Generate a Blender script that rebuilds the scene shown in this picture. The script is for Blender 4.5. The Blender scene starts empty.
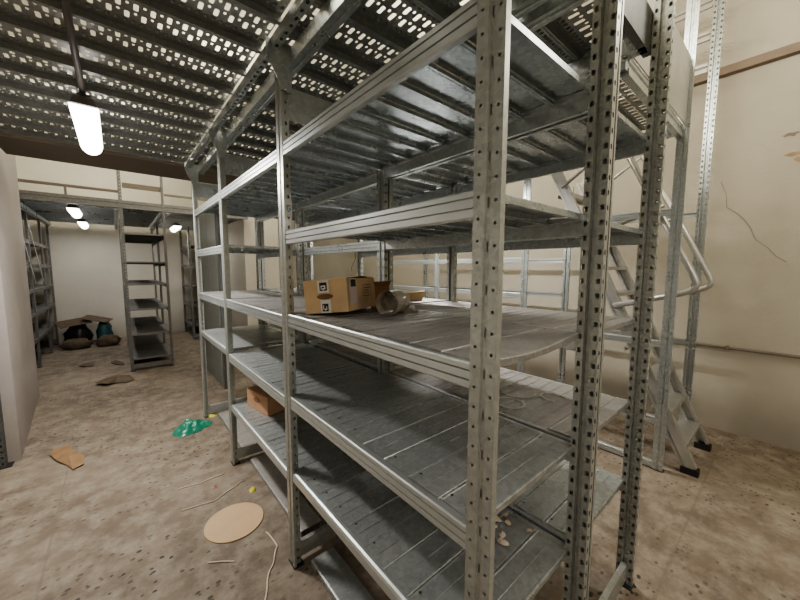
import bpy, math, random
from mathutils import Vector, Matrix, noise
random.seed(7)
S = bpy.context.scene
COL = S.collection
PI = math.pi

# ------------------------------------------------------------------ helpers
class MB:
    def __init__(s): s.v = []; s.f = []
    def add(s, vs, fs):
        o = len(s.v); s.v += [tuple(p) for p in vs]; s.f += [tuple(i + o for i in f) for f in fs]; return s
    def box(s, x0, x1, y0, y1, z0, z1):
        return s.add([(x0,y0,z0),(x1,y0,z0),(x1,y1,z0),(x0,y1,z0),(x0,y0,z1),(x1,y0,z1),(x1,y1,z1),(x0,y1,z1)],
              [(3,2,1,0),(4,5,6,7),(0,1,5,4),(1,2,6,5),(2,3,7,6),(3,0,4,7)])
    def obox(s, c, sx, sy, sz, rz=0, ry=0, rx=0):
        m = Matrix.Translation(Vector(c)) @ Matrix.Rotation(rz,4,'Z') @ Matrix.Rotation(ry,4,'Y') @ Matrix.Rotation(rx,4,'X')
        a, b, d = sx/2, sy/2, sz/2
        vs = [m @ Vector(p) for p in ((-a,-b,-d),(a,-b,-d),(a,b,-d),(-a,b,-d),(-a,-b,d),(a,-b,d),(a,b,d),(-a,b,d))]
        return s.add(vs, [(3,2,1,0),(4,5,6,7),(0,1,5,4),(1,2,6,5),(2,3,7,6),(3,0,4,7)])
    def extrude(s, prof, axis, a, b, closed=True):
        # prof: 2-D points in the plane normal to axis; 'Y': (x,z)   'X': (y,z)   'Z': (x,y)
        def P(p, t): return {'Y': (p[0], t, p[1]), 'X': (t, p[0], p[1]), 'Z': (p[0], p[1], t)}[axis]
        n = len(prof); vs = [P(p, a) for p in prof] + [P(p, b) for p in prof]
        fs = [(i, (i+1) % n, n + (i+1) % n, n + i) for i in range(n if closed else n-1)]
        if closed: fs += [tuple(range(n))[::-1], tuple(range(n, 2*n))]
        return s.add(vs, fs)
    def tube(s, pts, r, n=8, caps=True):
        pts = [Vector(p) for p in pts]; rings = []; prev = None
        for i, p in enumerate(pts):
            d = (pts[min(i+1, len(pts)-1)] - pts[max(i-1, 0)]).normalized()
            if prev is None:
                a = d.orthogonal().normalized()
            else:
                a = (prev - d * prev.dot(d)).normalized()
            prev = a; b = d.cross(a)
            rr = r[i] if isinstance(r, (list, tuple)) else r
            rings.append([p + a*math.cos(2*PI*k/n)*rr + b*math.sin(2*PI*k/n)*rr for k in range(n)])
        vs = [q for R in rings for q in R]
        fs = [(i*n+k, i*n+(k+1) % n, (i+1)*n+(k+1) % n, (i+1)*n+k) for i in range(len(pts)-1) for k in range(n)]
        if caps: fs += [tuple(range(n))[::-1], tuple(range((len(pts)-1)*n, len(pts)*n))]
        return s.add(vs, fs)
    def quad(s, a, b, c, d): return s.add([a, b, c, d], [(0,1,2,3)])
    def cell(s, o, u, v, hole=None, cup=None):
        # a rectangle o, o+u, o+u+v, o+v with an eight-sided hole (cu, cv, half_u, half_v in metres); cup = depth vector closes it
        o, u, v = Vector(o), Vector(u), Vector(v)
        c = [o, o+u, o+u+v, o+v]
        if hole is None: return s.add(c, [(0,1,2,3)])
        cu, cv, hu, hv = hole; un, vn = u.normalized(), v.normalized()
        m = o + un*cu + vn*cv; k = .45 * min(hu, hv)
        I = [m+un*a+vn*b for a, b in ((-hu+k,-hv),(hu-k,-hv),(hu,-hv+k),(hu,hv-k),(hu-k,hv),(-hu+k,hv),(-hu,hv-k),(-hu,-hv+k))]
        fs = [(0,1,5,4),(1,6,5),(1,2,7,6),(2,8,7),(2,3,9,8),(3,10,9),(3,0,11,10),(0,4,11)]
        vs = c + I
        if cup is not None:
            d = Vector(cup); vs = vs + [m + (p-m)*.6 + d for p in I]
            fs = fs + [(4+i, 4+(i+1) % 8, 12+(i+1) % 8, 12+i) for i in range(8)] + [tuple(range(12, 20))]
        return s.add(vs, fs)
    def strip(s, o, u, H, pitch, hole=None, phase=0.0):
        # vertical strip of holed cells
        z = 0.0; o = Vector(o)
        if phase: s.cell(o, u, (0,0,phase)); z = phase
        while z < H - 1e-6:
            h = min(pitch, H - z)
            if h < pitch*.99 or hole is None:
                s.cell(o + Vector((0,0,z)), u, (0,0,h if hole else H-z))
                if hole is None: break
            else:
                s.cell(o + Vector((0,0,z)), u, (0,0,h), (hole[0], pitch/2, hole[1], hole[2]))
            z += h
        return s
    def mesh(s, name, mat, smooth=False):
        me = bpy.data.meshes.new(name); me.from_pydata(s.v, [], s.f); me.update()
        me.materials.append(mat)
        if smooth:
            for p in me.polygons: p.use_smooth = True
        return me

def link(name, me, parent=None, loc=(0,0,0), rot=(0,0,0)):
    o = bpy.data.objects.new(name, me); COL.objects.link(o); o.location = loc; o.rotation_euler = rot
    if parent is not None: o.parent = parent
    return o
def part(name, mb, mat, parent, smooth=False, bevel=0, loc=(0,0,0), rot=(0,0,0), label=None):
    o = link(name, mb.mesh(name, mat, smooth), parent, loc, rot)
    if bevel: bev(o, bevel)
    if label: o['label'] = label
    return o
def bev(o, w, seg=2):
    m = o.modifiers.new('Bevel', 'BEVEL'); m.width = w; m.segments = seg; m.limit_method = 'ANGLE'; m.angle_limit = math.radians(40)
def tag(o, label, cat, group=None, kind=None):
    o['label'] = label; o['category'] = cat
    if group: o['group'] = group
    if kind: o['kind'] = kind
    return o
def thing(name, label, cat, loc=(0,0,0), rz=0, group=None):
    return tag(link(name, None, None, loc, (0,0,rz)), label, cat, group)
def single(name, mb, mat, label, cat, group=None, smooth=False, bevel=0, loc=(0,0,0), rot=(0,0,0)):
    o = link(name, mb.mesh(name, mat, smooth), None, loc, rot)
    if bevel: bev(o, bevel)
    return tag(o, label, cat, group)
def struct(name, mb, mat, parent=None):
    o = link(name, mb.mesh(name, mat), parent)
    if parent is None: o['kind'] = 'structure'
    return o

# ------------------------------------------------------------------ materials
def mat_new(name):
    m = bpy.data.materials.new(name); m.use_nodes = True
    nt = m.node_tree; b = nt.nodes['Principled BSDF']
    return m, nt, b
def N(nt, t, **kw):
    n = nt.nodes.new(t)
    for k, v in kw.items():
        if k in n.inputs: n.inputs[k].default_value = v
        else: setattr(n, k, v)
    return n
def ramp(nt, fac, stops):
    r = N(nt, 'ShaderNodeValToRGB'); e = r.color_ramp.elements
    while len(e) < len(stops): e.new(.5)
    for i, (p, c) in enumerate(stops):
        e[i].position = p; e[i].color = (*c, 1) if len(c) == 3 else c
    nt.links.new(fac, r.inputs[0]); return r
def mix(nt, fac, a, b, mode='MIX'):
    m = N(nt, 'ShaderNodeMix', data_type='RGBA', blend_type=mode)
    for i, x in ((0, fac), (6, a), (7, b)):
        if hasattr(x, 'is_output'): nt.links.new(x, m.inputs[i])
        else: m.inputs[i].default_value = x if i == 0 else (*x, 1)
    return m.outputs[2]
def coords(nt, world=False):
    if world: return N(nt, 'ShaderNodeNewGeometry').outputs['Position']
    return N(nt, 'ShaderNodeTexCoord').outputs['Object']
def noise_n(nt, vec, scale, detail=4, rough=.55):
    n = N(nt, 'ShaderNodeTexNoise', Scale=scale, Detail=detail, Roughness=rough); nt.links.new(vec, n.inputs['Vector']); return n.outputs['Fac']

def galv(name, base=(.50,.51,.51), metal=.75, rough=.38, dust=0.0, dustcol=(.30,.26,.21), spangle=.12):
    m, nt, b = mat_new(name); P = coords(nt, True)
    vo = N(nt, 'ShaderNodeTexVoronoi', Scale=70.0); nt.links.new(P, vo.inputs['Vector'])
    sp = N(nt, 'ShaderNodeSeparateColor'); nt.links.new(vo.outputs['Color'], sp.inputs[0])
    n1 = noise_n(nt, P, 5, 5)
    lo = tuple(c*(1-spangle*1.6) for c in base); hi = tuple(min(1, c*(1+spangle)) for c in base)
    c0 = ramp(nt, sp.outputs[0], [(0, lo), (1, hi)]).outputs[0]
    c1 = mix(nt, ramp(nt, n1, [(.35, (0,0,0)), (.7, (.3,.3,.3))]).outputs[0], c0, tuple(c*.75 for c in base))
    r = ramp(nt, n1, [(.3, (rough-.05,)*3), (.75, (rough+.09,)*3)]).outputs[0]
    metalv = metal
    if dust > 0:
        g = N(nt, 'ShaderNodeNewGeometry'); s = N(nt, 'ShaderNodeSeparateXYZ'); nt.links.new(g.outputs['Normal'], s.inputs[0])
        up = N(nt, 'ShaderNodeMath', operation='SMOOTH_MAX'); 
        up = ramp(nt, s.outputs[2], [(.5, (0,0,0)), (.95, (1,1,1))]).outputs[0]
        mp = N(nt, 'ShaderNodeMapping'); mp.inputs['Scale'].default_value = (1.0, 2.2, 1.0); nt.links.new(P, mp.inputs[0])
        n2 = noise_n(nt, mp.outputs[0], 3.2, 6, .65)
        dn = ramp(nt, n2, [(.32, (dust*.35,)*3), (.68, (min(1, dust),)*3)]).outputs[0]
        f = N(nt, 'ShaderNodeMath', operation='MULTIPLY'); nt.links.new(up, f.inputs[0]); nt.links.new(dn, f.inputs[1])
        c1 = mix(nt, f.outputs[0], c1, dustcol)
        mm = N(nt, 'ShaderNodeMath', operation='MULTIPLY_ADD'); nt.links.new(f.outputs[0], mm.inputs[0]); mm.inputs[1].default_value = -metal*.8; mm.inputs[2].default_value = metal
        nt.links.new(mm.outputs[0], b.inputs['Metallic'])
        rr = N(nt, 'ShaderNodeMath', operation='MULTIPLY_ADD'); nt.links.new(f.outputs[0], rr.inputs[0]); rr.inputs[1].default_value = .3; nt.links.new(r, rr.inputs[2]); r = rr.outputs[0]
    else: b.inputs['Metallic'].default_value = metalv
    nt.links.new(c1, b.inputs['Base Color']); nt.links.new(r, b.inputs['Roughness'])
    return m

def paint(name, c, rough=.8, var=.12, scale=1.5, stain=None):
    m, nt, b = mat_new(name); P = coords(nt, True)
    n = noise_n(nt, P, scale, 6, .6)
    col = ramp(nt, n, [(.3, tuple(x*(1-var) for x in c)), (.7, tuple(min(1, x*(1+var*.5)) for x in c))]).outputs[0]
    if stain:
        n2 = noise_n(nt, P, .9, 5, .65)
        col = mix(nt, ramp(nt, n2, [(.52, (0,0,0)), (.75, (.6,.6,.6))]).outputs[0], col, stain)
        sx = N(nt, 'ShaderNodeSeparateXYZ'); nt.links.new(P, sx.inputs[0])
        ad = N(nt, 'ShaderNodeMath', operation='MULTIPLY_ADD'); nt.links.new(n, ad.inputs[0]); ad.inputs[1].default_value = .5; nt.links.new(sx.outputs[2], ad.inputs[2])
        low = ramp(nt, ad.outputs[0], [(.15, (.75,.75,.75)), (.75, (0,0,0))]).outputs[0]
        col = mix(nt, low, col, tuple(x*.55 for x in stain))
    nt.links.new(col, b.inputs['Base Color']); b.inputs['Roughness'].default_value = rough
    bp = N(nt, 'ShaderNodeBump', Strength=.15, Distance=.01); nt.links.new(noise_n(nt, P, 25, 4), bp.inputs['Height']); nt.links.new(bp.outputs[0], b.inputs['Normal'])
    return m
def plain(name, c, rough=.6, metal=0.0, var=.08, scale=12.0, emis=None, alpha=None, trans=0.0):
    m, nt, b = mat_new(name)
    n = noise_n(nt, coords(nt), scale, 4)
    nt.links.new(ramp(nt, n, [(.3, tuple(x*(1-var) for x in c)), (.7, tuple(min(1, x*(1+var)) for x in c))]).outputs[0], b.inputs['Base Color'])
    b.inputs['Roughness'].default_value = rough; b.inputs['Metallic'].default_value = metal
    if emis: b.inputs['Emission Color'].default_value = (*emis[0], 1); b.inputs['Emission Strength'].default_value = emis[1]
    if alpha is not None: b.inputs['Alpha'].default_value = alpha
    if trans: b.inputs['Transmission Weight'].default_value = trans
    return m

def floor_mat():
    m, nt, b = mat_new('stone_chip_floor'); P = coords(nt, True)
    n1 = noise_n(nt, P, 1.1, 6, .65); n2 = noise_n(nt, P, 7, 6, .7)
    base = ramp(nt, n1, [(.32, (.115,.084,.062)), (.5, (.185,.143,.106)), (.7, (.26,.212,.162))]).outputs[0]
    base = mix(nt, ramp(nt, n2, [(.42, (0,0,0)), (.66, (.7,.7,.7))]).outputs[0], base, (.34,.30,.24))
    # chips: cells of a voronoi kept at random
    wp = N(nt, 'ShaderNodeMapping'); wp.inputs['Scale'].default_value = (1.0, 1.35, 1.0); nt.links.new(P, wp.inputs[0])
    vo = N(nt, 'ShaderNodeTexVoronoi', Scale=25.0); nt.links.new(wp.outputs[0], vo.inputs['Vector'])
    sp = N(nt, 'ShaderNodeSeparateColor'); nt.links.new(vo.outputs['Color'], sp.inputs[0])
    d = N(nt, 'ShaderNodeMath', operation='MULTIPLY_ADD'); nt.links.new(noise_n(nt, P, 40, 3), d.inputs[0]); d.inputs[1].default_value = .28; nt.links.new(vo.outputs['Distance'], d.inputs[2])
    chip = ramp(nt, d.outputs[0], [(.40, (1,1,1)), (.46, (0,0,0))]).outputs[0]
    keep = ramp(nt, sp.outputs[0], [(.42, (1,1,1)), (.44, (0,0,0))]).outputs[0]
    patch = ramp(nt, noise_n(nt, P, .9, 3), [(.42, (.08,.08,.08)), (.55, (1,1,1))]).outputs[0]
    f = N(nt, 'ShaderNodeMath', operation='MULTIPLY'); nt.links.new(chip, f.inputs[0]); nt.links.new(keep, f.inputs[1])
    f2 = N(nt, 'ShaderNodeMath', operation='MULTIPLY'); nt.links.new(f.outputs[0], f2.inputs[0]); nt.links.new(patch, f2.inputs[1])
    cc = ramp(nt, sp.outputs[1], [(0, (.035,.03,.027)), (1, (.12,.092,.07))]).outputs[0]
    col = mix(nt, f2.outputs[0], base, cc)
    # joints between the cast slabs
    s = N(nt, 'ShaderNodeSeparateXYZ'); nt.links.new(P, s.inputs[0])
    jm = None
    for out, off in ((s.outputs[0], .37), (s.outputs[1], -.31+2.4)):
        a = N(nt, 'ShaderNodeMath', operation='ADD'); nt.links.new(out, a.inputs[0]); a.inputs[1].default_value = off + 12
        md = N(nt, 'ShaderNodeMath', operation='PINGPONG'); nt.links.new(a.outputs[0], md.inputs[0]); md.inputs[1].default_value = .6
        ad = N(nt, 'ShaderNodeMath', operation='MULTIPLY_ADD'); nt.links.new(n2, ad.inputs[0]); ad.inputs[1].default_value = .008; nt.links.new(md.outputs[0], ad.inputs[2])
        j = ramp(nt, ad.outputs[0], [(.007, (.45,.45,.45)), (.013, (0,0,0))]).outputs[0]
        if jm is None: jm = j
        else:
            mx = N(nt, 'ShaderNodeMath', operation='MAXIMUM'); nt.links.new(jm, mx.inputs[0]); nt.links.new(j, mx.inputs[1]); jm = mx.outputs[0]
    col = mix(nt, jm, col, (.15,.12,.095))
    nt.links.new(col, b.inputs['Base Color']); b.inputs['Roughness'].default_value = .72
    bp = N(nt, 'ShaderNodeBump', Strength=.25, Distance=.008); nt.links.new(n2, bp.inputs['Height']); nt.links.new(bp.outputs[0], b.inputs['Normal'])
    return m

M = dict(
    galv=galv('galvanised_steel', (.52,.55,.55), .7, .30, spangle=.10),
    upr=galv('upright_steel', (.48,.495,.47), .6, .34, spangle=.08),
    beam=galv('beam_steel', (.60,.63,.63), .7, .33, spangle=.008),
    shelf=galv('dusty_shelf_steel', (.52,.56,.575), .8, .27, dust=.5, dustcol=(.22,.20,.17)),
    shelf_old=galv('worn_shelf_steel', (.46,.46,.46), .7, .32, dust=.8, dustcol=(.30,.275,.255)),
    deck=galv('deck_steel', (.36,.37,.355), .65, .38, spangle=.08),
    dark=galv('dull_dark_steel', (.15,.155,.15), .5, .45, spangle=.08),
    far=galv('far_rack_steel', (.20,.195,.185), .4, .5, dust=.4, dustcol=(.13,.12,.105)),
    stair=galv('stair_aluminium', (.52,.515,.49), .65, .35, spangle=.03),
    floor=floor_mat(),
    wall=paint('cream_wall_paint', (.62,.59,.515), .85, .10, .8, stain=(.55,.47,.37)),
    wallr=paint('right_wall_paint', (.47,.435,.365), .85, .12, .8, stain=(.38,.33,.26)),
    part=paint('partition_paint', (.40,.362,.338), .85, .08, 1.2, stain=(.55,.47,.40)),
    ceil=paint('upper_ceiling_paint', (.88,.83,.70), .9, .05),
    brown=paint('brown_edge_plate', (.20,.165,.13), .7, .1),
    card=plain('cardboard', (.66,.48,.29), .85, var=.10),
    card2=plain('reddish_cardboard', (.44,.265,.155), .85, var=.10),
    scrapbrown=plain('brown_torn_card', (.27,.17,.09), .9, var=.2),
    disc=plain('tan_board', (.56,.40,.245), .8, var=.05),
    white=plain('white_paper', (.75,.74,.70), .6, var=.04),
    black=plain('black_print', (.02,.02,.02), .6),
    pink=plain('pinkish_tape', (.60,.47,.45), .35),
    ink=plain('brown_print', (.22,.11,.06), .8),
    green=plain('green_film', (.035,.23,.15), .28, var=.25),
    film=plain('cloudy_film', (.46,.40,.31), .3, var=.2, alpha=.82),
    bag=plain('black_bag', (.02,.02,.022), .35, var=.3),
    teal=plain('teal_bag', (.03,.11,.125), .4, var=.2),
    sack=plain('brown_sack', (.12,.088,.06), .85, var=.3),
    string=plain('pale_string', (.66,.58,.45), .8),
    yellow=plain('yellow_plastic', (.62,.58,.08), .5),
    red=plain('red_plastic', (.55,.06,.08), .5),
    cabinet=plain('grey_green_enamel', (.215,.225,.205), .45, var=.05),
    pipe=plain('painted_pipe', (.23,.175,.13), .6),
    cable=plain('grey_cable', (.20,.17,.14), .6),
    housing=plain('lamp_housing', (.10,.085,.07), .5),
    glow=plain('lit_diffuser', (.9,.88,.85), .4, emis=((1.0,.95,.92), 9.0)),
    chalk=plain('chalk', (.56,.55,.50), .9),
    crumb=plain('paper_crumbs', (.60,.50,.40), .85, var=.3),
    blue=plain('blue_print', (.10,.32,.48), .6),
    ochre=plain('bare_plaster', (.40,.28,.18), .9, var=.25),
    crack=plain('crack_shadow', (.33,.28,.225), .9),
    rubber=plain('black_rubber', (.02,.02,.02), .7),
)

# ------------------------------------------------------------------ setting
XR, YF, XL, YB, ZC = 4.28, 9.5, -1.6, -2.6, 4.3
struct('floor', MB().box(XL-.15, XR+.15, YB-.15, YF+.15, -.1, 0), M['floor'])
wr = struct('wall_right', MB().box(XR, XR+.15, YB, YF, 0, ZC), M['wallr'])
struct('wall_far', MB().box(XL-.15, XR+.15, YF, YF+.15, 0, ZC), M['wall'])
struct('wall_left', MB().box(XL-.15, XL, YB, YF, 0, ZC), M['wall'])
struct('wall_back', MB().box(XL-.15, XR+.15, YB-.15, YB, 0, ZC), M['wall'])
struct('ceiling', MB().box(XL-.15, XR+.15, YB-.15, YF+.15, ZC, ZC+.1), M['ceil'])
pt = MB(); pt.extrude([(-1.6,3.86),(-.665,3.86),(-.80,5.8),(-1.6,5.8)], 'Z', 0, ZC)
struct('wall_partition', pt, M['part'])
struct('wall_pillar', MB().box(1.80, 2.42, 6.5, 7.6, 0, ZC), M['wall'])
lg = MB().extrude([(XR-.045,3.25),(XR,3.24),(XR,3.325),(XR-.03,3.325),(XR-.045,3.31)], 'Y', YB, YF)
struct('trim_1', lg, M['pipe'])
# crack and bare patches in the right wall
def ribbon(pts, w, off):
    mb = MB()
    for i in range(len(pts)-1):
        (y0,z0),(y1,z1) = pts[i], pts[i+1]
        d = Vector((y1-y0, z1-z0)).normalized(); n = Vector((-d.y, d.x))*w/2
        mb.quad((off,y0-n.x,z0-n.y),(off,y0+n.x,z0+n.y),(off,y1+n.x,z1+n.y),(off,y1-n.x,z1-n.y))
    return mb
ck = [(.50,2.32),(.46,2.2),(.44,2.08),(.38,2.02),(.33,1.97),(.28,1.88),(.25,1.78),(.16,1.70),(.12,1.63),(.05,1.58)]
ck = [(y + random.uniform(-.008,.008), z) for y, z in ck]
struct('crack', ribbon(ck, .006, XR-.002), M['crack'], wr)
def blotch(c, ry, rz, n=18, seed=0):
    rnd = random.Random(seed); mb = MB()
    pts = [(XR-.003, c[0]+ry*math.cos(2*PI*k/n)*rnd.uniform(.45,1.1), c[1]+rz*math.sin(2*PI*k/n)*rnd.uniform(.45,1.1)) for k in range(n)]
    return mb.add(pts, [tuple(range(n))])
for i, (c, a, b_) in enumerate((((.075,2.46),.06,.018),((.035,2.41),.045,.03),((.10,2.62),.05,.02))):
    struct('bare_patch', blotch(c, a, b_, seed=i), M['ochre'] if i < 2 else M['pipe'], wr)
# pipe along the right wall
t = thing('wall_pipe', 'thin grey conduit pipe running low along the right wall', 'pipe', (XR-.03, 0, .80))
part('pipe', MB().tube([(0,-2.5,0),(0,4,0),(0,9.4,0)], .014), M['cable'], t, True)
for y in (-.4, .35, 1.6, 3.0):
    part('pipe_clip', MB().box(-.018,.03,y-.012,y+.012,-.02,.02), M['pipe'], t)

# ------------------------------------------------------------------ rack parts
UW, UD = .069, .028
def upright_mesh(H, mat, pitch=.0465, name='upright', hat=False):
    mb = MB(); w = UW; g0, g1 = .028, .045
    mb.quad((.012,-.016,0),(.012,-w+.016,0),(.012,-w+.016,H),(.012,-.016,H))  # plate added inside the hollow, blocks see-through so the face holes look dark
    # y runs from 0 down to -w ; face at x = 0 looks to -X
    mb.strip((0,0,0), (0,-g0,0), H, pitch, (g0*.5, .0032, .0032), .02)
    mb.strip((0,-g1,0), (0,-(w-g1),0), H, pitch, ((w-g1)*.5, .0032, .0032), .008)
    mb.strip((.005,-g0-.003,0), (0,-(g1-g0-.006),0), H, pitch*2, ((g1-g0-.006)*.5, .0018, .011), .03)
    mb.quad((0,-g0,0),(.005,-g0-.003,0),(.005,-g0-.003,H),(0,-g0,H)); mb.quad((0,-g1,0),(.005,-g1+.003,0),(.005,-g1+.003,H),(0,-g1,H))
    if hat:
        D = .040
        for y, s_ in ((0,-1), (-w,1)):
            yi = y + s_*.015
            mb.quad((0,y,0),(.012,y,0),(.012,y,H),(0,y,H)); mb.quad((.012,y,0),(.012,yi,0),(.012,yi,H),(.012,y,H))
            mb.strip((.012,yi,0), (D-.012,0,0), H, pitch, ((D-.012)*.5, .0055, .008), .012)
            mb.quad((D,yi,0),(D,yi+s_*.010,0),(D,yi+s_*.010,H),(D,yi,H))
        return mb.mesh(name, mat)
    for y in (0, -w):
        mb.strip((0,y,0), (UD,0,0), H, pitch, (UD*.55, .0055, .008), .012)
    for y0, dy in ((0,-1), (-w,1)):
        mb.strip((UD,y0,0), (0,dy*.024,0), H, pitch, (.011, .0058, .0085), .014)
        mb.quad((UD,y0+dy*.024,0),(UD-.012,y0+dy*.027,0),(UD-.012,y0+dy*.027,H),(UD,y0+dy*.024,H))
    return mb.mesh(name, mat)
UPR = {}
def upright(parent, x, y, H, face=-1, mat='upr'):
    k = (round(H,2), mat, face)
    if k not in UPR: UPR[k] = upright_mesh(H, M[mat], hat=(face < 0))
    o = link('upright', UPR[k], parent, (x,y,0) if face < 0 else (x, y-UW, 0), (0,0,0 if face < 0 else PI))
    link('base_plate', BASE, o)
    return o
BASE = MB().box(-.004,.05,-UW-.004,.004,.0005,.006).mesh('base_plate', M['rubber'])
# beam profile in (x, z): outer face at x = 0 towards -X, top at z = 0
def beam_prof(h, groove=True):
    if not groove:
        return [(.004,-h),(0,-h+.006),(0,-.012),(.004,-.003),(.012,0),(.04,0),(.04,-.012),(.016,-.012),(.016,-h)]
    g = .007
    return [(.003,-h),(0,-h+.003),(0,-h*.70),(g,-h*.68),(g,-h*.64),(0,-h*.62),(0,-h*.33),(g,-h*.31),(g,-h*.27),(0,-h*.25),(0,-.004),(.004,0),(.035,0),(.035,-.014),(.02,-.014),(.02,-h)]
def beam(parent, x, y0, y1, z, side=-1, h=.06, groove=True, mat='beam'):
    pr = beam_prof(h, groove)
    if side > 0: pr = [(-a, b) for a, b in pr]
    mb = MB().extrude([(x+a, z+b) for a, b in pr], 'Y', y0+.001, y1-.001)
    o = part('shelf_beam', mb, M[mat], parent)
    return o
def shelf(parent, x0, x1, y0, y1, z, mat='shelf', pw=.118, sag=0.0, name='shelf', holes=True):
    n = max(1, round((y1-y0)/pw)); w = (y1-y0)/n; mb = MB(); t = .0015
    for i in range(n):
        a = y0+i*w+.0008; b = y0+(i+1)*w-.0008; mm = .5*(a+b)
        dz = random.uniform(-.0015,.0015); sk = random.uniform(-.003,.003)
        nx = 9 if (sag and i == 0) else 1
        # cross-section of one panel in (y,z): flat top with a soft bead along both edges, flanges turned down, returns inwards
        sec = [(a+.008,-.020),(a,-.020),(a,-.003),(a+.002,0),(a+.006,.0004),(a+.009,-.0010),(mm,-.0010),(b-.009,-.0010),(b-.006,.0004),(b-.002,0),(b,-.003),(b,-.020),(b-.008,-.020)]
        xs = [x0+sk+(x1-x0)*k/nx for k in range(nx+1)]
        rows = []
        for k, X in enumerate(xs):
            tt = k/nx
            rows.append([(X, p[0] - sag*.5*math.sin(PI*tt)*(max(0,(b-p[0]))/(b-a) if sag else 0), z+dz+p[1] - (sag*math.sin(PI*min(1,tt*1.15))*((b-p[0])/(b-a)) if nx > 1 else 0)) for p in sec])
        o = len(mb.v); m_ = len(sec)
        for R in rows: mb.v += R
        for k in range(nx):
            for j in range(m_-1):
                mb.f.append((o+k*m_+j, o+(k+1)*m_+j, o+(k+1)*m_+j+1, o+k*m_+j+1))
        if nx == 1: mb.box(x0+sk+.012, x1+sk-.012, mm-.0016, mm+.0016, z+dz-.0008, z+dz+.0008)
        # small dark dimples at the ends of the panel
        if holes:
            for X in (x0+.035, x1-.035):
                if random.random() < .75:
                    yy = b-.014; q = len(mb.v)
                    r = .0045
                    mb.v += [(X+r*math.cos(PI*k/4), yy+r*math.sin(PI*k/4), z+dz+.0016) for k in range(8)]
                    mb.f.append(tuple(range(q, q+8)))
                    DIMPLE.append((len(mb.f)-1))
    me = mb.mesh(name, M[mat]); me.materials.append(M['black'])
    for p in me.polygons:
        if len(p.vertices) == 8: p.material_index = 1
    return link(name, me, parent)
DIMPLE = []
def tie(parent, x0, x1, y, z0, z1, mat='upr', name='frame_tie'):
    mb = MB().extrude([(y-.012,z0),(y+.012,z0),(y+.012,z0+.004),(y-.008,z0+.004),(y-.008,z1-.004),(y+.012,z1-.004),(y+.012,z1),(y-.012,z1)], 'X', x0, x1)
    return part(name, mb, M[mat], parent)
def gusset(parent, x, y, ztop, s=-1):
    pr = [(-.06,ztop),(-.06,ztop-.05),(-.045,ztop-.095),(-.015,ztop-.15),(0,ztop-.20),(.05,ztop-.20),(.05,ztop)]
    mb = MB().extrude([(x + s*-p if s < 0 else x - p, z) for p, z in pr], 'Y', y-.004, y)
    return part('gusset_plate', mb, M['galv'], parent)

FY = [.463, 1.5964, 2.7599, 3.8357]
# ---- near rack, facing the left aisle
X0, X1 = .60, 1.203
r1 = thing('shelving_rack', 'long near galvanised shelving rack along the left aisle, carrying the taped cardboard box', 'shelving rack', (.9, 2.1, 0))
def loc(o_parent, fn): pass
r1.location = (0,0,0)
for k, y in enumerate(FY):
    u = upright(r1, X0, y, 2.43); upright(r1, X1, y, 2.43, 1)
    if k == 1:
        s_ = part('sticker', MB().box(.004,.036,-UW-.0015,-UW-.0005,1.755,1.835), M['white'], u, label='white and blue paper sticker on the upright')
        MBs = MB()
        MBs.obox((.020,-UW-.002,1.805), .018, .001, .006); MBs.obox((.014,-UW-.002,1.795), .006, .001, .02); MBs.obox((.026,-UW-.002,1.790), .006, .001, .012); MBs.obox((.020,-UW-.002,1.780), .012, .001, .005)
        part('printed_mark', MBs, M['blue'], u)
    yc = y - UW/2
    tie(r1, X0+UD+.002, X1-UD-.002, yc, .03, .11)
    if k: part('tie_plate', MB().box(X0+UD+.003, X1-UD-.003, yc-.002, yc+.002, 2.20, 2.345), M['galv'], r1)
    if k: gusset(r1, X0, y-UW-.001, 2.50)
LV = [.516, .902, 1.304, 1.690, 2.085]
bays = [([0,1,2,3,4], [0,0,0,0,0]), ([0,1,2,4], [-.03,-.02,-.012,0,-.01]), ([1,2,3,4], [0,0,-.022,0,-.01])]
for b in range(3):
    y0, y1 = FY[b], FY[b+1]-UW
    for l in bays[b][0]:
        z = LV[l] + bays[b][1][l]
        gr = not (l == 0 or (b == 2 and l == 1))
        beam(r1, X0+.002, y0, y1, z, -1, .062 if gr else .05, gr)
        beam(r1, X1-.002, y0, y1, z, 1, .062, True, 'galv')
        shelf(r1, X0+.024, X1-.024, y0-.012, y1+.012, z+.003, 'shelf_old' if l == 2 else 'shelf', sag=.013 if (b == 0 and l == 2) else 0)
cl = part('label_clip', MB().obox((.74, FY[2]-.02, 1.665), .016, .004, .03), M['white'], r1, label='small white label clip on the shelf end')
# ---- rack behind, back to back
X2, X3 = 1.213, 1.815
r2 = thing('shelving_rack', 'galvanised shelving rack back to back behind the near rack, chalk scribbles on one shelf', 'shelving rack')
for k, y in enumerate(FY):
    upright(r2, X2, y, 2.43); upright(r2, X3, y, 3.45 if k == 0 else 2.43, 1)
    yc = y - UW/2
    tie(r2, X2+UD+.002, X3-UD-.002, yc, .03, .11)
    if k: part('tie_plate', MB().box(X2+UD+.003, X3-UD-.003, yc-.002, yc+.002, 2.20, 2.345), M['galv'], r2)
for b, ls in enumerate(([0,1,2,3,4], [0,1,2,3,4], [1,2,4])):
    y0, y1 = FY[b], FY[b+1]-UW
    for l in ls:
        z = LV[l] - (.012 if l == 2 else 0)
        beam(r2, X2+.002, y0, y1, z, -1, .062, True, 'galv'); beam(r2, X3-.002, y0, y1, z, 1, .062, True, 'galv')
        shelf(r2, X2+.024, X3-.024, y0-.012, y1+.012, z+.003, 'shelf_old' if l in (1,2) else 'shelf')
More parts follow.
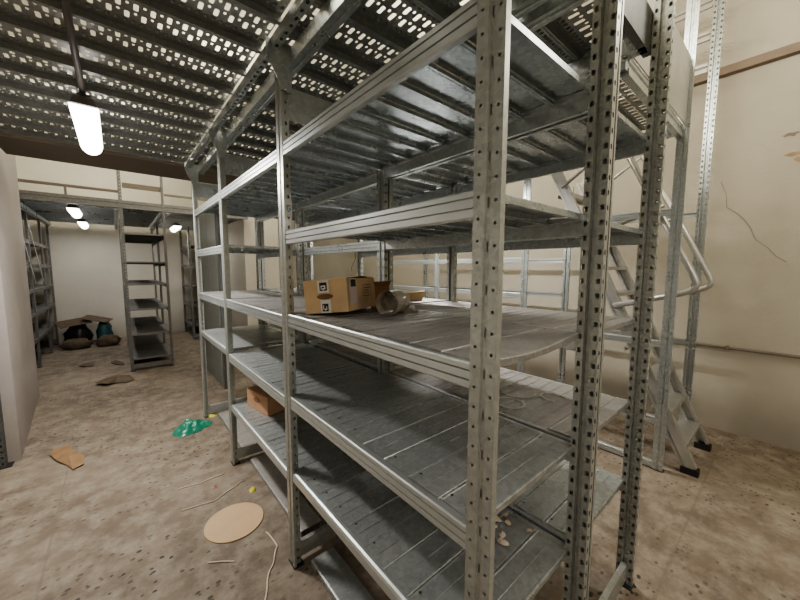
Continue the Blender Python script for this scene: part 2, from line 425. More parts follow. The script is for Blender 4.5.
# chalk scribbles on the second shelf
def arc(cx, cy, rx, ry, a0, a1, z, n=14, rot=0.0):
    return [(cx + rx*math.cos(a)*math.cos(rot) - ry*math.sin(a)*math.sin(rot), cy + rx*math.cos(a)*math.sin(rot) + ry*math.sin(a)*math.cos(rot), z) for a in [a0+(a1-a0)*i/n for i in range(n+1)]]
def flat_line(pts, w):
    mb = MB(); P_ = [Vector(p) for p in pts]; L = []
    for i, p in enumerate(P_):
        d = (P_[min(i+1,len(P_)-1)] - P_[max(i-1,0)]).normalized(); n = Vector((-d.y,d.x,0))*w/2
        L += [p-n, p+n]
    return mb.add(L, [(2*i,2*i+1,2*i+3,2*i+2) for i in range(len(P_)-1)])
zc = LV[1] + .0060
for pts in (arc(1.34,.80,.06,.065,0,2*PI,zc), arc(1.50,.86,.08,.09,.6,5.2,zc), arc(1.56,.70,.05,.06,-1,3.6,zc), [(1.36,1.02,zc),(1.46,.98,zc),(1.6,1.0,zc)], [(1.32,.95,zc),(1.42,.90,zc),(1.52,.98,zc)]):
    part('chalk_mark', flat_line(pts, .012), M['chalk'], r2)

# ---- empty frames by the right wall, around the stair
r3 = thing('shelving_rack', 'tall empty galvanised rack frame by the right wall, straddling the metal stair', 'shelving rack')
XA, XB = 3.03, 3.98
FY3 = [.60, 1.74, 2.91, 4.06]
for k, y in enumerate(FY3):
    upright(r3, XA, y, 3.7 if k == 0 else 2.43, -1, 'galv'); upright(r3, XB, y, 4.0 if k == 0 else 2.43, 1, 'galv')
    if k: tie(r3, XA+UD+.002, XB-UD-.002, y-UW/2, .03, .11); tie(r3, XA+UD+.002, XB-UD-.002, y-UW/2, 1.95, 2.03)
for b, (fr, re) in enumerate((([.06,.41,.99,1.95], [.88,2.03]), ([1.63,1.28,.41], [1.64,1.24]), ([1.63,1.28], [1.64,1.24]))):
    y0, y1 = FY3[b], FY3[b+1]-UW
    for z in fr: beam(r3, XA+.002, y0, y1, z, -1, .05, True)
    for z in re: beam(r3, XB-.002, y0, y1, z, 1, .05, True)

# ------------------------------------------------------------------ mezzanine decks
def plank_mesh(L, perf=True, w=.24, mat='deck'):
    mb = MB(); h = w/2; p = .0272; n = max(1, int(L/p)); p = L/n
    if perf:
        mb.cell((0,-h,0),(L,0,0),(0,h-.095,0)); mb.cell((0,.095,0),(L,0,0),(0,h-.095,0))
        for i in range(n):
            x = i*p
            if i % 2 == 0:
                cells = [(-.058,-.002,(.0085,.021)),(-.002,.03,(.005,.007)),(.03,.06,None)]
            else:
                cells = [(-.058,-.028,(.005,.007)),(-.028,.004,None),(.004,.06,(.0085,.021))]
            for a, b, hh in cells:
                mb.cell((x,a,0),(p,0,0),(0,b-a,0), None if hh is None else (p/2,(b-a)/2,hh[0],hh[1]))
        m_ = n//2*2
        q = L/m_
        for i in range(m_):
            for a, b in ((-.095,-.058),(.06,.095)):
                mb.cell((i*q,a,0),(q,0,0),(0,b-a,0),(q/2,(b-a)/2,.0085,.011), (0,0,.010))
    else:
        k = 6
        for i in range(k):
            a = -h + w*i/k; b = -h + w*(i+1)/k; z0 = 0 if i % 2 else -.012
            mb.quad((0,a,z0),(L,a,z0),(L,b,z0),(0,b,z0))
            if i: mb.quad((0,a,0),(L,a,0),(L,a,-.012),(0,a,-.012))
    for s in (-1,1):
        y = s*(h-.001)
        mb.quad((0,y,0),(L,y,0),(L,y,-.034),(0,y,-.034)); mb.quad((0,y,-.034),(L,y,-.034),(L,y-s*.010,-.034),(0,y-s*.010,-.034))
    return mb.mesh('deck_plank', M[mat])
def deck_beam(parent, x0, x1, y0, y1, z0, z1, holes=True, mat='galv', name='deck_beam'):
    mb = MB(); w = x1-x0
    if holes:
        n = int((y1-y0)/.05); p = (y1-y0)/n
        for i in range(n):
            mb.cell((x0,y0+i*p,z0),(w,0,0),(0,p,0),(w*.5,p/2,.006,.009))
    else:
        mb.add([(x0,y0,z0),(x0+w*.35,y0,z0),(x0+w*.42,y0,z0+.008),(x0+w*.58,y0,z0+.008),(x0+w*.65,y0,z0),(x1,y0,z0),
                (x0,y1,z0),(x0+w*.35,y1,z0),(x0+w*.42,y1,z0+.008),(x0+w*.58,y1,z0+.008),(x0+w*.65,y1,z0),(x1,y1,z0)], [(i,i+1,i+7,i+6) for i in range(5)])
    mb.quad((x0,y0,z0),(x0,y1,z0),(x0,y1,z1),(x0,y0,z1)); mb.quad((x1,y0,z0),(x1,y1,z0),(x1,y1,z1),(x1,y0,z1))
    mb.quad((x0,y0,z1),(x0,y1,z1),(x1,y1,z1),(x1,y0,z1))
    mb.quad((x0,y0,z0),(x1,y0,z0),(x1,y0,z1),(x0,y0,z1)); mb.quad((x0,y1,z0),(x1,y1,z0),(x1,y1,z1),(x0,y1,z1))
    return part(name, mb, M[mat], parent)
ZD = 2.537
dA = thing('mezzanine_deck', 'perforated steel mezzanine deck overhead, spanning the left aisle', 'mezzanine deck')
me = plank_mesh(2.16)
for i in range(18):
    link('deck_plank', me, dA, (-1.59, -.38+.24*i, ZD))
part('edge_plate', MB().box(-.66, .597, 3.845, 4.42, 2.485, 2.56), M['brown'], dA, label='plain brown plate along the far edge of the deck')
deck_beam(dA, .560, .592, -.5, 3.84, 2.462, 2.50, True)
deck_beam(dA, -1.56, -1.5, -.5, 3.84, 2.42, 2.50, True)
dB = thing('mezzanine_deck', 'perforated steel mezzanine deck above the two back to back racks', 'mezzanine deck')
meB = plank_mesh(.60)
for i in range(14):
    for x in (.60, 1.21): link('deck_plank', meB, dB, (x, .62+.24*i, ZD))
deck_beam(dB, .65, .705, .47, 3.84, 2.435, 2.50, False)
deck_beam(dB, 1.13, 1.185, .47, 3.84, 2.435, 2.50, False); deck_beam(dB, 1.235, 1.29, .47, 3.84, 2.435, 2.50, False)
deck_beam(dB, 1.72, 1.775, .47, 3.84, 2.435, 2.50, True)
part('edge_beam', MB().box(.60, 1.81, .466, .496, 2.435, 2.60), M['dark'], dB)
part('edge_plate', MB().box(.60, 1.81, 3.845, 4.42, 2.485, 2.56), M['brown'], dB, label='plain brown plate along the far edge of the deck')
dC = thing('mezzanine_deck', 'perforated steel mezzanine deck on the right, between the back rack and the stair', 'mezzanine deck')
meC = plank_mesh(1.19)
for i in range(14): link('deck_plank', meC, dC, (1.835, .72+.24*i, ZD))
part('toe_board', MB().box(1.85, 3.16, .555, .560, 2.50, 2.94), M['stair'], dC, label='plain sheet standing up along the near edge of the deck')
part('edge_beam', MB().extrude([(.565,2.42),(.60,2.42),(.60,2.50),(.565,2.50),(.565,2.475),(.572,2.468),(.572,2.452),(.565,2.445)], 'X', 1.87, 3.02), M['galv'], dC)
deck_beam(dC, 1.835, 1.885, .57, 4.0, 2.435, 2.50, True); deck_beam(dC, 2.97, 3.02, .61, 4.0, 2.435, 2.50, True)
for z in (3.20, 3.46, 3.72):
    part('guard_rail', MB().extrude([(XB-.03,z),(XB-.01,z),(XB-.01,z+.03),(XB-.03,z+.03)], 'Y', .61, 4.0), M['stair'], dC)
    part('guard_rail', MB().extrude([(XB-.03,z+.05),(XB-.01,z+.05),(XB-.01,z+.075),(XB-.03,z+.075)], 'Y', .61, 4.0), M['stair'], dC)
# far mezzanine
dD = thing('mezzanine_deck', 'far mezzanine deck of solid ribbed planks over the end of the room', 'mezzanine deck')
meD = plank_mesh(1.68, False, mat='galv'); meE = plank_mesh(1.18, True)
for i in range(13):
    link('deck_plank', meD, dD, (-1.59, 6.35+.24*i, 2.445)); link('deck_plank', meE if i < 7 else meE, dD, (.62, 6.35+.24*i, 2.445)); 
for i in range(13): 
    if i == 0: meF = plank_mesh(.50, False, mat='galv')
    link('deck_plank', meF, dD, (.105, 6.35+.24*i, 2.445))
part('edge_beam', MB().extrude([(6.19,2.36),(6.225,2.36),(6.225,2.47),(6.19,2.47),(6.19,2.43),(6.197,2.425),(6.197,2.405),(6.19,2.40)], 'X', -1.59, 1.79), M['far'], dD)
deck_beam(dD, -.985, -.93, 6.23, 9.45, 2.34, 2.40, False, 'galv'); deck_beam(dD, .02, .07, 6.23, 9.45, 2.34, 2.40, False, 'galv'); deck_beam(dD, .62, .67, 6.23, 9.45, 2.34, 2.40, False, 'galv')
part('guard_rail', MB().box(-1.59, .08, 6.21, 6.235, 2.57, 2.605), M['brown'], dD)
part('guard_rail', MB().box(.125, .60, 6.21, 6.235, 2.65, 2.72), M['brown'], dD)
part('guard_rail', MB().box(.61, 1.79, 6.21, 6.235, 2.60, 2.63), M['brown'], dD)
for x in (-.45,):
    part('rail_post', MB().box(x-.012,x+.012,6.21,6.235,2.47,2.57), M['brown'], dD)

# ------------------------------------------------------------------ far racks
def far_rack(label, x0, x1, ys, levels, H, skew=None, mat='far', Hs=None):
    t = thing('shelving_rack', label, 'shelving rack')
    for k, y in enumerate(ys):
        upright(t, x0, y, (Hs or {}).get(k, H), -1, mat); upright(t, x1, y, (Hs or {}).get(k, H), 1, mat)
        tie(t, x0+UD+.002, x1-UD-.002, y-UW/2, .03, .10, mat)
    for b in range(len(ys)-1):
        y0, y1 = ys[b], ys[b+1]-UW
        for i, z in enumerate(levels):
            beam(t, x0+.002, y0, y1, z, -1, .055, True, mat); beam(t, x1-.002, y0, y1, z, 1, .055, True, mat)
            shelf(t, x0+.024, x1-.024, y0-.012, y1+.012, z+.003, mat, holes=False)
    return t
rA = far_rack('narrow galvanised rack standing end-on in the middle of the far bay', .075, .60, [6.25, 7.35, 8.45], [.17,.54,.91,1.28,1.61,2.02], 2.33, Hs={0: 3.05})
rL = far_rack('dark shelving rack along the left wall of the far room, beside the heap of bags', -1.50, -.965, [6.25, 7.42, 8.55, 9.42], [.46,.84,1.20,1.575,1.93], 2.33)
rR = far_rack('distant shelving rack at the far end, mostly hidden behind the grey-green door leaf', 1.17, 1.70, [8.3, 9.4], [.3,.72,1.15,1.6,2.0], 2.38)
# braces on rack A (bright angled brackets at its top left)
# ------------------------------------------------------------------ stair
st = thing('metal_stair', 'steep aluminium stair with tube handrails rising to the right mezzanine', 'stair')
SY0, SY1, SZ = .38, 1.50, 2.42
ang = math.atan2(SZ, SY1-SY0)
sd = Vector((0, math.cos(ang), math.sin(ang))); sn = Vector((0, math.sin(ang), -math.cos(ang)))
for x, s in ((3.15,1),(3.74,-1)):
    mb = MB(); A = Vector((x, SY0, .0)); B = Vector((x, SY1, SZ))
    for (o, wn, wx) in ((0,.022,.045),(.066,.022,.045),(.02,.05,.006)):
        p0 = A - sn*.044 + sn*o + sd*.045; p1 = B - sn*.044 + sn*o
        q = [Vector((0,0,0)), Vector((s*wx,0,0)), Vector((s*wx,0,0)) + sn*wn, sn*wn]
        mb.add([p0+v for v in q] + [p1+v for v in q], [(0,1,5,4),(1,2,6,5),(2,3,7,6),(3,0,4,7),(3,2,1,0),(4,5,6,7)])
    sr = part('stringer', mb, M['stair'], st)
    part('rubber_foot', MB().box(x-.008 if s > 0 else x-.055, x+.055 if s > 0 else x+.008, SY0-.035, SY0+.07, .001, .05), M['rubber'], sr)
for i in range(1, 11):
    z = SZ*i/11; y = SY0 + (SY1-SY0)*i/11
    mb = MB().extrude([(y-.06,z),(y+.075,z),(y+.075,z-.03),(y+.068,z-.03),(y+.068,z-.006),(y-.053,z-.006),(y-.053,z-.03),(y-.06,z-.03)], 'X', 3.158, 3.732)
    part('tread', mb, M['stair'], st)
for x in (3.125, 3.765):
    a = Vector((x,.415,1.375)); u = Vector((0,.494,1.03)).normalized()
    lo = Vector((x,.95,1.215)); d = (lo-a).normalized()
    pts = [lo, a + d*.10, a + d*.055 + u*.006, a + d*.025 + u*.022, a + u*.05 + d*.004, a + u*.10, a + u*1.9]
    hr = part('handrail', MB().tube(pts, .022, 10), M['stair'], st, True)
    part('strut', MB().tube([Vector((x,1.42,2.25)), Vector((x,.95,2.585))], .014, 8), M['stair'], hr, True)
    part('strut', MB().tube([Vector((x,1.20,1.77)), Vector((x,.66,1.99))], .014, 8), M['stair'], hr, True)

# ------------------------------------------------------------------ lamps
def lamp(label, loc_, L, rz, power, gl='glow', drop=.0):
    t = thing('tube_light', label, 'lamp', loc_, rz)
    part('housing', MB().extrude([(-.055,.0),(.055,.0),(.04,.045),(-.04,.045)], 'Y', -L/2-.02, L/2+.02), M['housing'], t, bevel=.006)
    pr = [(.062*math.cos(a), -.075*math.sin(a)-.0) for a in [PI*k/10 for k in range(11)]]
    part('diffuser', MB().extrude(pr, 'Y', -L/2, L/2), M[gl], t, True)
    for y in (-L*.35, L*.35):
        part('bracket', MB().box(-.03,.03,y-.012,y+.012,.045,.06 + drop), M['housing'], t)
    l = bpy.data.lights.new('tube_glow', 'AREA'); l.shape = 'RECTANGLE'; l.size = .12; l.size_y = L*.9; l.energy = power; l.color = (1.0,.97,.92)
    o = bpy.data.objects.new('tube_glow', l); COL.objects.link(o); o.parent = t; o.location = (0,0,-.085)
    return t
lamp('glowing tube lamp hanging under the deck over the left aisle, the nearest one', (-.085, 2.95, 2.40), .75, 0, 56, drop=.04)
lamp('lit tube lamp under the far mezzanine, nearer of the two over the far aisle', (-.41, 6.75, 2.335), .6, 0, 11)
lamp('lit tube lamp under the far mezzanine, the more distant over the far aisle', (-.42, 8.55, 2.335), .6, 0, 10)
lamp('lit tube lamp under the far mezzanine, right of the end-on rack', (.95, 8.1, 2.335), .6, 0, 10)
lamp('tube lamp under the right deck, behind the back rack', (2.45, 2.45, 2.40), .86, 0, 58, drop=.04)
cd = single('lighting_conduit', MB().tube([(-.085,.2,2.475),(-.085,2.0,2.475),(-.085,2.62,2.475)], .014, 8), M['housing'], 'dark conduit running under the deck to the nearest tube lamp', 'conduit', smooth=True)
def point(loc_, p, r=.25, c=(1,.96,.84)):
    l = bpy.data.lights.new('upper_lamp', 'POINT'); l.energy = p; l.shadow_soft_size = r; l.color = c
    o = bpy.data.objects.new('upper_lamp', l); COL.objects.link(o); o.location = loc_
for p in ((-.2,2.2,3.7),(1.2,.9,3.7),(2.6,2.6,3.7),(0,7.8,3.7),(3.0,-.6,3.6),(1.2,5,3.7)): point(p, 60)
l = bpy.data.lights.new('rear_lamp', 'AREA'); l.shape = 'RECTANGLE'; l.size = .15; l.size_y = 1.2; l.energy = 24; l.color = (1,.96,.92)
o = bpy.data.objects.new('rear_lamp', l); COL.objects.link(o); o.location = (1.6,-1.5,2.5)
l = bpy.data.lights.new('rear_lamp', 'AREA'); l.shape = 'RECTANGLE'; l.size = .15; l.size_y = 1.2; l.energy = 15; l.color = (1,.95,.92)
o = bpy.data.objects.new('rear_lamp', l); COL.objects.link(o); o.location = (-.6,-.9,2.3)
w = bpy.data.worlds.new('World'); S.world = w; w.use_nodes = True
w.node_tree.nodes['Background'].inputs[0].default_value = (.9,.85,.75,1); w.node_tree.nodes['Background'].inputs[1].default_value = .05

# ------------------------------------------------------------------ loose things
# carton with tape on the third shelf
def carton(name, label, Lc, Mc, Rc, h, mat, group=None):
    L_, M_, R_ = Vector(Lc), Vector(Mc), Vector(Rc)
    t = thing(name, label, 'box', (0,0,0))
    a = L_-M_; b = R_-M_
    n = b.cross(a).normalized()
    if n.z < 0: n = -n
    up = n*h
    return t, M_, a, b, up
t, m0, a, b, up = carton('cardboard_box', 'tan cardboard box with white and black tape, lying on the middle shelf', (.641,1.413,1.313), (.757,1.236,1.332), (1.03,1.41,1.326), .145, 'card')
mb = MB()
V8 = [m0, m0+a, m0+a+b, m0+b]; T8 = [v+up for v in V8]
mb.add(V8+T8, [(0,1,2,3),(0,4,5,1),(1,5,6,2),(2,6,7,3),(3,7,4,0)])
body = part('carton_body', mb, M['card'], t)
so = body.modifiers.new('Solidify', 'SOLIDIFY'); so.thickness = .004
fl = MB(); na = a.normalized(); nb = b.normalized(); nu = up.normalized()
fl.add([T8[0],T8[1],T8[1]+b*.5+nu*.006,T8[0]+b*.5+nu*.008],[(0,1,2,3)]); fl.add([T8[3],T8[2],T8[2]-b*.49+nu*.006,T8[3]-b*.49+nu*.012],[(0,1,2,3)])
f_ = part('flap', fl, M['card'], t); so = f_.modifiers.new('Solidify', 'SOLIDIFY'); so.thickness = .003
off1 = b.normalized()*-.0035   # outside the end face (spanned by a, up)
def on_end(u, v): return m0 + a*u + up*v + off1
off2 = a.normalized()*-.0035
def on_side(u, v): return m0 + b*u + up*v + off2
def patch(parent, fn, u0, u1, v0, v1, mat, name, push=1.0, label=None):
    c = [fn(u0,v0),fn(u1,v0),fn(u1,v1),fn(u0,v1)]
    return part(name, MB().add(c, [(0,1,2,3)]), M[mat], parent, label=label)
patch(t, on_end, .40, .66, .62, 1.0, 'white', 'tape'); patch(t, on_end, .38, .62, 0, .40, 'white', 'tape')
off1 = b.normalized()*-.0045
patch(t, on_end, .44, .61, .68, .93, 'black', 'printed_mark'); patch(t, on_end, .44, .58, .05, .28, 'black', 'printed_mark')
hh = MB(); cs = [on_end(.50+.19*math.cos(q), .50+.085*math.sin(q)) for q in [2*PI*k/16 for k in range(16)]]
part('hand_hole', hh.add(cs, [tuple(range(16))]), M['ink'], t)
off1 = b.normalized()*-.0055
for (u0,u1,v0,v1) in ((.47,.50,.72,.84),(.50,.56,.80,.84),(.56,.58,.72,.84),(.505,.545,.70,.76),(.47,.49,.10,.20),(.49,.53,.08,.13),(.54,.56,.10,.24)):
    patch(t, on_end, u0,u1,v0,v1,'white','printed_mark')
patch(t, on_side, .05, .30, .22, .78, 'pink', 'tape'); patch(t, on_side, .08, .28, .78, 1.0, 'white', 'tape')
off2 = a.normalized()*-.0045
patch(t, on_side, .10, .26, .74, .96, 'black', 'printed_mark')
for (u0,u1,v0,v1) in ((.48,.80,.76,.78),(.48,.80,.40,.42),(.48,.49,.40,.78),(.79,.80,.40,.78),(.53,.75,.66,.69),(.53,.70,.58,.61),(.53,.74,.50,.53)):
    patch(t, on_side, u0,u1,v0,v1,'ink','printed_mark')
# flattened film under the carton's raised corner
def crumple(mb_seed, nx, ny, sx, sy, h, fs=9.0, edge=True):
    mb = MB(); vs = []
    for i in range(nx+1):
        for j in range(ny+1):
            u = i/nx-.5; v = j/ny-.5
            r = math.sqrt((u*2)**2+(v*2)**2)
            th = math.atan2(v,u); rim = .78 + .2*noise.noise(Vector((math.cos(th)*1.6+mb_seed, math.sin(th)*1.6, 3.3)))
            k = min(1, r)
            sc = 1 if r < 1e-6 else min(1.0, rim/r) if r > rim else 1
            x = u*sc*sx; y = v*sc*sy
            e = max(0, 1-(r*sc/rim)**2) if edge else 1
            z = h*e*(.55+.75*abs(noise.noise(Vector((u*fs+mb_seed*3, v*fs, 1.7)))) + .35*noise.noise(Vector((u*fs*2.3, v*fs*2.3+mb_seed, .3))))
            vs.append((x,y,max(.001,z)))
    fs_ = [(i*(ny+1)+j, (i+1)*(ny+1)+j, (i+1)*(ny+1)+j+1, i*(ny+1)+j+1) for i in range(nx) for j in range(ny)]
    return mb.add(vs, fs_)
# second small open carton
t = thing('cardboard_box', 'small reddish cardboard box with open flap behind the plastic film roll', 'box', (1.085,1.47,1.3085), math.radians(-22))
mb = MB().add([(-.05,-.05,0),(.05,-.05,0),(.05,.05,0),(-.05,.05,0),(-.05,-.05,.115),(.05,-.05,.115),(.05,.05,.115),(-.05,.05,.115)], [(3,2,1,0),(0,1,5,4),(1,2,6,5),(2,3,7,6),(3,0,4,7)])
o = part('carton_body', mb, M['card2'], t); o.modifiers.new('Solidify','SOLIDIFY').thickness = .003
o = part('flap', MB().add([(-.05,-.05,.115),(.05,-.05,.115),(.055,-.085,.145),(-.04,-.085,.14)], [(0,1,2,3)]), M['card2'], t); o.modifiers.new('Solidify','SOLIDIFY').thickness = .003
# plastic film roll: a loose translucent tube of film with a ragged end
t = thing('plastic_film_roll', 'crumpled roll of cloudy plastic film lying beside the taped box', 'plastic film', (.905,1.16,1.3085), math.radians(28))
mb = MB(); nn = 28; kk = 9; vs = []
for k in range(kk+1):
    for i in range(nn):
        a_ = 2*PI*i/nn; q = noise.noise(Vector((math.cos(a_)*1.5, math.sin(a_)*1.5, k*.5)))
        r = .054*(1+.13*q)*(1.0 if k < 6 else 1-.09*(k-6)); vs.append((k*.022 + .012*q, r*math.cos(a_), .056 + r*math.sin(a_)))
for v_i, v in enumerate(vs): vs[v_i] = (v[0], v[1], max(.002, v[2]))
mb.add(vs, [(k*nn+i, k*nn+(i+1) % nn, (k+1)*nn+(i+1) % nn, (k+1)*nn+i) for k in range(kk) for i in range(nn)])
part('film_tube', mb, M['film'], t, True)
core = MB().add([(.05, .035*math.cos(2*PI*i/20), .056+.035*math.sin(2*PI*i/20)) for i in range(20)] + [(.15, .03*math.cos(2*PI*i/20), .056+.03*math.sin(2*PI*i/20)) for i in range(20)], [(i,(i+1) % 20,20+(i+1) % 20,20+i) for i in range(20)] + [tuple(range(20,40))])
part('inner_layer', core, M['film'], t, True)
part('loose_tail', crumple(2.2, 16, 16, .20, .15, .045), M['film'], t, True, loc=(.20,-.03,0), rot=(0,0,.3))
# scrap of tan cardboard on the back rack
t = MB().add([(0,0,.0),(.13,.02,.0),(.14,.10,.0),(.02,.10,0),(.02,.01,.055),(.15,.03,.06),(.16,.06,.07),(.0,.0,.05)], [(0,1,2,3),(0,1,5,4),(4,5,6)])
o = single('cardboard_scrap', t, M['card'], 'folded tan cardboard scrap on the middle shelf of the back rack', 'cardboard', loc=(1.50,1.72,LV[2]-.012+.0065), rot=(0,0,-.5)); o.modifiers.new('Solidify','SOLIDIFY').thickness = .003
# white roll on the fourth shelf
single('paper_plate', MB().tube([(0,0,0),(0,0,.004),(0,0,.012)], [.05,.062,.07], 20), M['white'], 'small white dish left on the shelf above the taped box', 'dish', smooth=True, loc=(.86,1.32,LV[3]+.006))
# small box on the low shelf of the second bay
t = thing('cardboard_box', 'small brown cardboard box with a hand hole, on the low shelf of the near rack', 'box', (.745,2.30,.4905), math.radians(10))
mb = MB().box(0,.24,0,.30,0,.13)
part('carton_body', mb, M['card2'], t, bevel=.003)
part('flap', MB().box(.002,.238,.002,.149,.131,.134), M['card2'], t)
part('flap', MB().box(.002,.238,.151,.298,.131,.134), M['card2'], t)
part('hand_hole', MB().add([(-.003,.15+.045*math.cos(2*PI*k/14),.08+.016*math.sin(2*PI*k/14)) for k in range(14)], [tuple(range(14))]), M['ink'], t)
# loose panels on the floor
def panel(loc_, L, label, mat, rz=0):
    mb = MB().extrude([(-.065,0),(-.065,.030),(-.058,.034),(.058,.034),(.065,.030),(.065,0),(.05,0),(.05,.004),(.060,.006),(.060,.026),(.055,.029),(-.055,.029),(-.060,.026),(-.060,.006),(-.05,.004),(-.05,0)], 'Y', 0, L)
    return single('shelf_panel', mb, M[mat], label, 'shelf panel', None, loc=loc_, rot=(0,0,rz))
panel((.735,.40,.001), 1.09, 'loose shelf panel on the floor under the nearest bay of the near rack', 'shelf')
panel((.775,1.70,.001), .94, 'loose dusty shelf panel on the floor under the second bay, beside the round board', 'shelf_old')
panel((.775,2.78,.001), .95, 'loose dusty shelf panel on the floor under the farthest bay, beside the green bag', 'shelf_old')
# round board
single('round_board', MB().tube([(0,0,0),(0,0,.006)], .160, 40), M['disc'], 'round tan cardboard disc lying on the aisle floor', 'board', loc=(.452,2.065,.001))
# green bag
o = single('plastic_bag', crumple(5.1, 40, 40, .42, .34, .105, 5.0), M['green'], 'crumpled green plastic bag on the aisle floor by the near rack', 'bag', smooth=True, loc=(.455,3.60,.001), rot=(0,0,.25))
# cardboard scraps on the floor
def scrap(pts, mat, label, fold=.0, name='cardboard_scrap', cat='cardboard'):
    c = sum((Vector((x,y,0)) for x, y in pts), Vector())/len(pts); n = len(pts)
    vs = [(x-c.x, y-c.y, .002 + fold*abs(noise.noise(Vector((x*9,y*9,2))))) for x, y in pts] + [(0,0,.004+fold*.8)]
    o = single(name, MB().add(vs, [(i,(i+1) % n,n) for i in range(n)]), M[mat], label, cat, loc=(c.x,c.y,.002))
    o.modifiers.new('Solidify','SOLIDIFY').thickness = .004
    return o
scrap([(-.50,3.78),(-.47,3.92),(-.40,3.90),(-.36,3.72),(-.29,3.60),(-.28,3.44),(-.34,3.40),(-.37,3.50),(-.44,3.62)], 'scrapbrown', 'torn brown cardboard strip on the floor near the left partition', .03)
scrap([(-.30,5.75),(-.20,6.0),(-.10,6.05),(.05,5.95),(.10,5.70),(.0,5.62),(-.1,5.68),(-.18,5.60)], 'sack', 'dark brown cardboard scrap in the middle of the far aisle floor', .06)
scrap([(-.54,7.02),(-.48,7.15),(-.38,7.05),(-.36,6.92),(-.46,6.93)], 'sack', 'small brown scrap on the floor toward the heap of bags', .04)
scrap([(-.16,6.98),(-.1,7.08),(.0,6.85),(.01,6.70),(-.08,6.75)], 'sack', 'small brown scrap on the floor just left of the end-on rack', .04)
# strings and coloured bits
def string(pts, label, r=.003):
    P_ = [Vector((x,y,.004)) for x, y in pts]; Q = []
    for i in range(len(P_)-1):
        for k in range(6):
            tt = k/6; p = P_[i].lerp(P_[i+1], tt); Q.append(p + Vector((.012*noise.noise(p*9), .012*noise.noise(p*9+Vector((5,1,0))), 0)))
    Q.append(P_[-1]); return single('string', MB().tube(Q, r, 6), M['string'], label, 'string', smooth=True)
string([(.23,2.63),(.36,2.61),(.52,2.62)], 'pale string on the floor, far side of the round board, upper of two')
string([(.22,2.38),(.40,2.34),(.60,2.45)], 'pale string on the floor just beyond the round board, lower of two')
string([(.57,1.86),(.585,1.72),(.50,1.60),(.43,1.46),(.36,1.36)], 'long pale string trailing on the floor toward the camera beside the rack foot', .004)
string([(.275,1.85),(.33,1.81),(.38,1.77)], 'short pale stick on the floor in front of the round board')
def bit(loc_, mat, label, s=.02, name='plastic_bit', cat='litter', seed=1):
    mb = crumple(seed, 6, 6, s*2, s*1.4, s*.6, 4); return single(name, mb, M[mat], label, cat, loc=loc_, rot=(0,0,seed))
bit((.44,2.51,.001), 'red', 'tiny red plastic bit on the floor beyond the round board', .016, seed=2)
bit((.625,2.30,.001), 'yellow', 'yellow plastic scrap on the floor beside the loose panel', .04, seed=4)
bit((.66,3.77,.001), 'yellow', 'yellow scrap by the far foot of the near rack, above the green bag', .05, seed=6)
# brown paper crumbs on the lowest shelf of the near bay
for i, (x, y) in enumerate(((1.15,.69),(1.12,.66),(1.10,.70),(1.06,.68),(1.05,.64),(1.02,.62),(1.145,.585),(1.08,.73))):
    o = bit((x,y,LV[0]+.0055), 'crumb', 'brown paper crumb on the low shelf behind the nearest upright', .016+.006*(i % 3), 'paper_crumb', 'litter', seed=i+3); o['group'] = 'paper crumbs on the low shelf'
# hanging cable
t = MB().tube([(1.30,2.03,1.63),(1.305,2.035,1.58),(1.295,2.05,1.55),(1.30,2.08,1.525),(1.31,2.09,1.50)], .003, 6)
single('cable', t, M['cable'], 'thin cable end dangling under the shelf above the taped box', 'cable', smooth=True)
# grey-green steel leaf standing at the end of the near rack
t = thing('steel_door_leaf', 'tall grey-green steel door leaf standing upright beyond the far end of the near rack', 'door leaf', (.955,4.56,0))
part('leaf', MB().box(.0,.05,0,1.10,.002,2.30), M['cabinet'], t, bevel=.003)
for y in (.03,.555):
    d = part('door_panel', MB().box(-.014,-.0005,y,y+.515,.08,2.26), M['cabinet'], t, bevel=.004)
part('edge_strip', MB().box(-.002,.052,-.030,-.001,.002,2.30), M['dark'], t)
# post beside the partition
t = thing('steel_post', 'single dark steel post at the left edge, in front of the partition end', 'post', (-.76,3.845,0))
o = link('upright', upright_mesh(2.42, M['dark']), t, (0,0,0)); part('base_plate', MB().box(-.01,.06,-UW-.01,.01,.0005,.006), M['rubber'], t)
# heap at the far end
def blob(c, r, sq, mat, label, cat, name, seed, amp=.25, f=2.2):
    mb = MB(); n, m_ = 20, 12; vs = []
    for i in range(m_+1):
        for k in range(n):
            th = PI*i/m_; ph = 2*PI*k/n; d = Vector((math.sin(th)*math.cos(ph), math.sin(th)*math.sin(ph), math.cos(th)))
            q = 1+amp*noise.noise(d*f+Vector((seed,0,0)))+amp*.5*noise.noise(d*f*2.7+Vector((0,seed,0)))
            vs.append((d.x*r[0]*q, d.y*r[1]*q, max(-r[2]*.75, d.z*r[2]*q)))
    mb.add(vs, [(i*n+k, i*n+(k+1) % n, (i+1)*n+(k+1) % n, (i+1)*n+k) for i in range(m_) for k in range(n)])
    return single(name, mb, M[mat], label, cat, smooth=True, loc=(c[0],c[1],r[2]*.75+.002+c[2]))
blob((-.64,9.0,0), (.20,.19,.24), 1, 'bag', 'black bin bag in the heap against the far left rack', 'bag', 'bin_bag', 1)
blob((-.26,8.98,0), (.13,.15,.25), 1, 'teal', 'teal plastic bag at the right of the heap in the far room', 'bag', 'plastic_bag', 2)
blob((-.66,8.62,0), (.21,.11,.11), 1, 'sack', 'long brown sack lying at the front of the heap of bags', 'sack', 'sack', 3, .35)
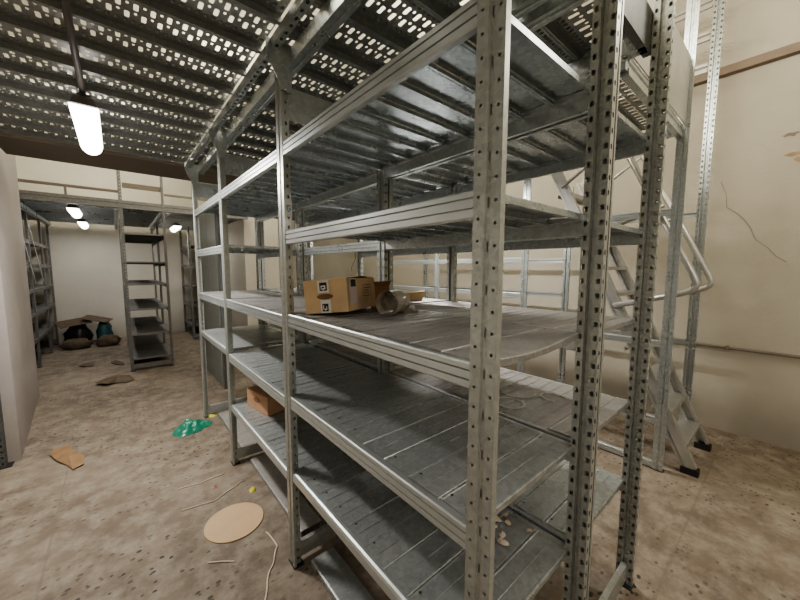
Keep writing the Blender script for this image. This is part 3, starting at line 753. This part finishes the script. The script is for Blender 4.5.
blob((-.21,8.62,0), (.18,.12,.12), 1, 'sack', 'round dark brown sack at the front right of the heap, below the teal bag', 'sack', 'sack', 4, .3)
def sheet(c, sx, sy, rot, mat, label):
    return single('cardboard_sheet', MB().box(-sx/2,sx/2,-sy/2,sy/2,0,.008), M[mat], label, 'cardboard', loc=c, rot=rot)
sheet((-.70,8.98,.46), .46, .40, (.2,-.12,.3), 'sack', 'flat brown cardboard sheet on top of the heap, against the left rack')
sheet((-.36,9.0,.50), .42, .34, (.1,.25,-.3), 'sack', 'bent brown cardboard sheet on top of the heap, over the teal bag')
# two flat braces on the far left rack
for (ya,za,yb,zb) in ((6.80,1.97,7.48,1.27),(7.35,2.15,8.18,1.30)):
    A = Vector((-.955,ya,za)); B = Vector((-.955,yb,zb)); d = (B-A).normalized(); n = Vector((0,-d.z,d.y))*.02; o_ = Vector((.006,0,0))
    part('brace', MB().add([A-n,A+n,B+n,B-n,A-n+o_,A+n+o_,B+n+o_,B-n+o_], [(3,2,1,0),(4,5,6,7),(0,1,5,4),(1,2,6,5),(2,3,7,6),(3,0,4,7)]), M['galv'], rL)

# ------------------------------------------------------------------ camera
cam = bpy.data.cameras.new('Camera'); co = bpy.data.objects.new('Camera', cam); COL.objects.link(co)
cam.sensor_width = 36; cam.lens = 333.118/800*36; cam.clip_start = .02
yaw, pit, rol = math.radians(40.2819), math.radians(5.3648), math.radians(.1271)
fw = Vector((math.sin(yaw)*math.cos(pit), math.cos(yaw)*math.cos(pit), -math.sin(pit)))
rt = Vector((math.cos(yaw), -math.sin(yaw), 0)); upv = rt.cross(fw)
r_ = rt*math.cos(rol)+upv*math.sin(rol); u_ = -rt*math.sin(rol)+upv*math.cos(rol)
co.matrix_world = Matrix(((r_.x,u_.x,-fw.x,0),(r_.y,u_.y,-fw.y,0),(r_.z,u_.z,-fw.z,1.5177),(0,0,0,1)))
S.camera = co
S.view_settings.view_transform = 'AgX'
S.view_settings.look = 'AgX - Medium High Contrast'
S.view_settings.exposure = -.1
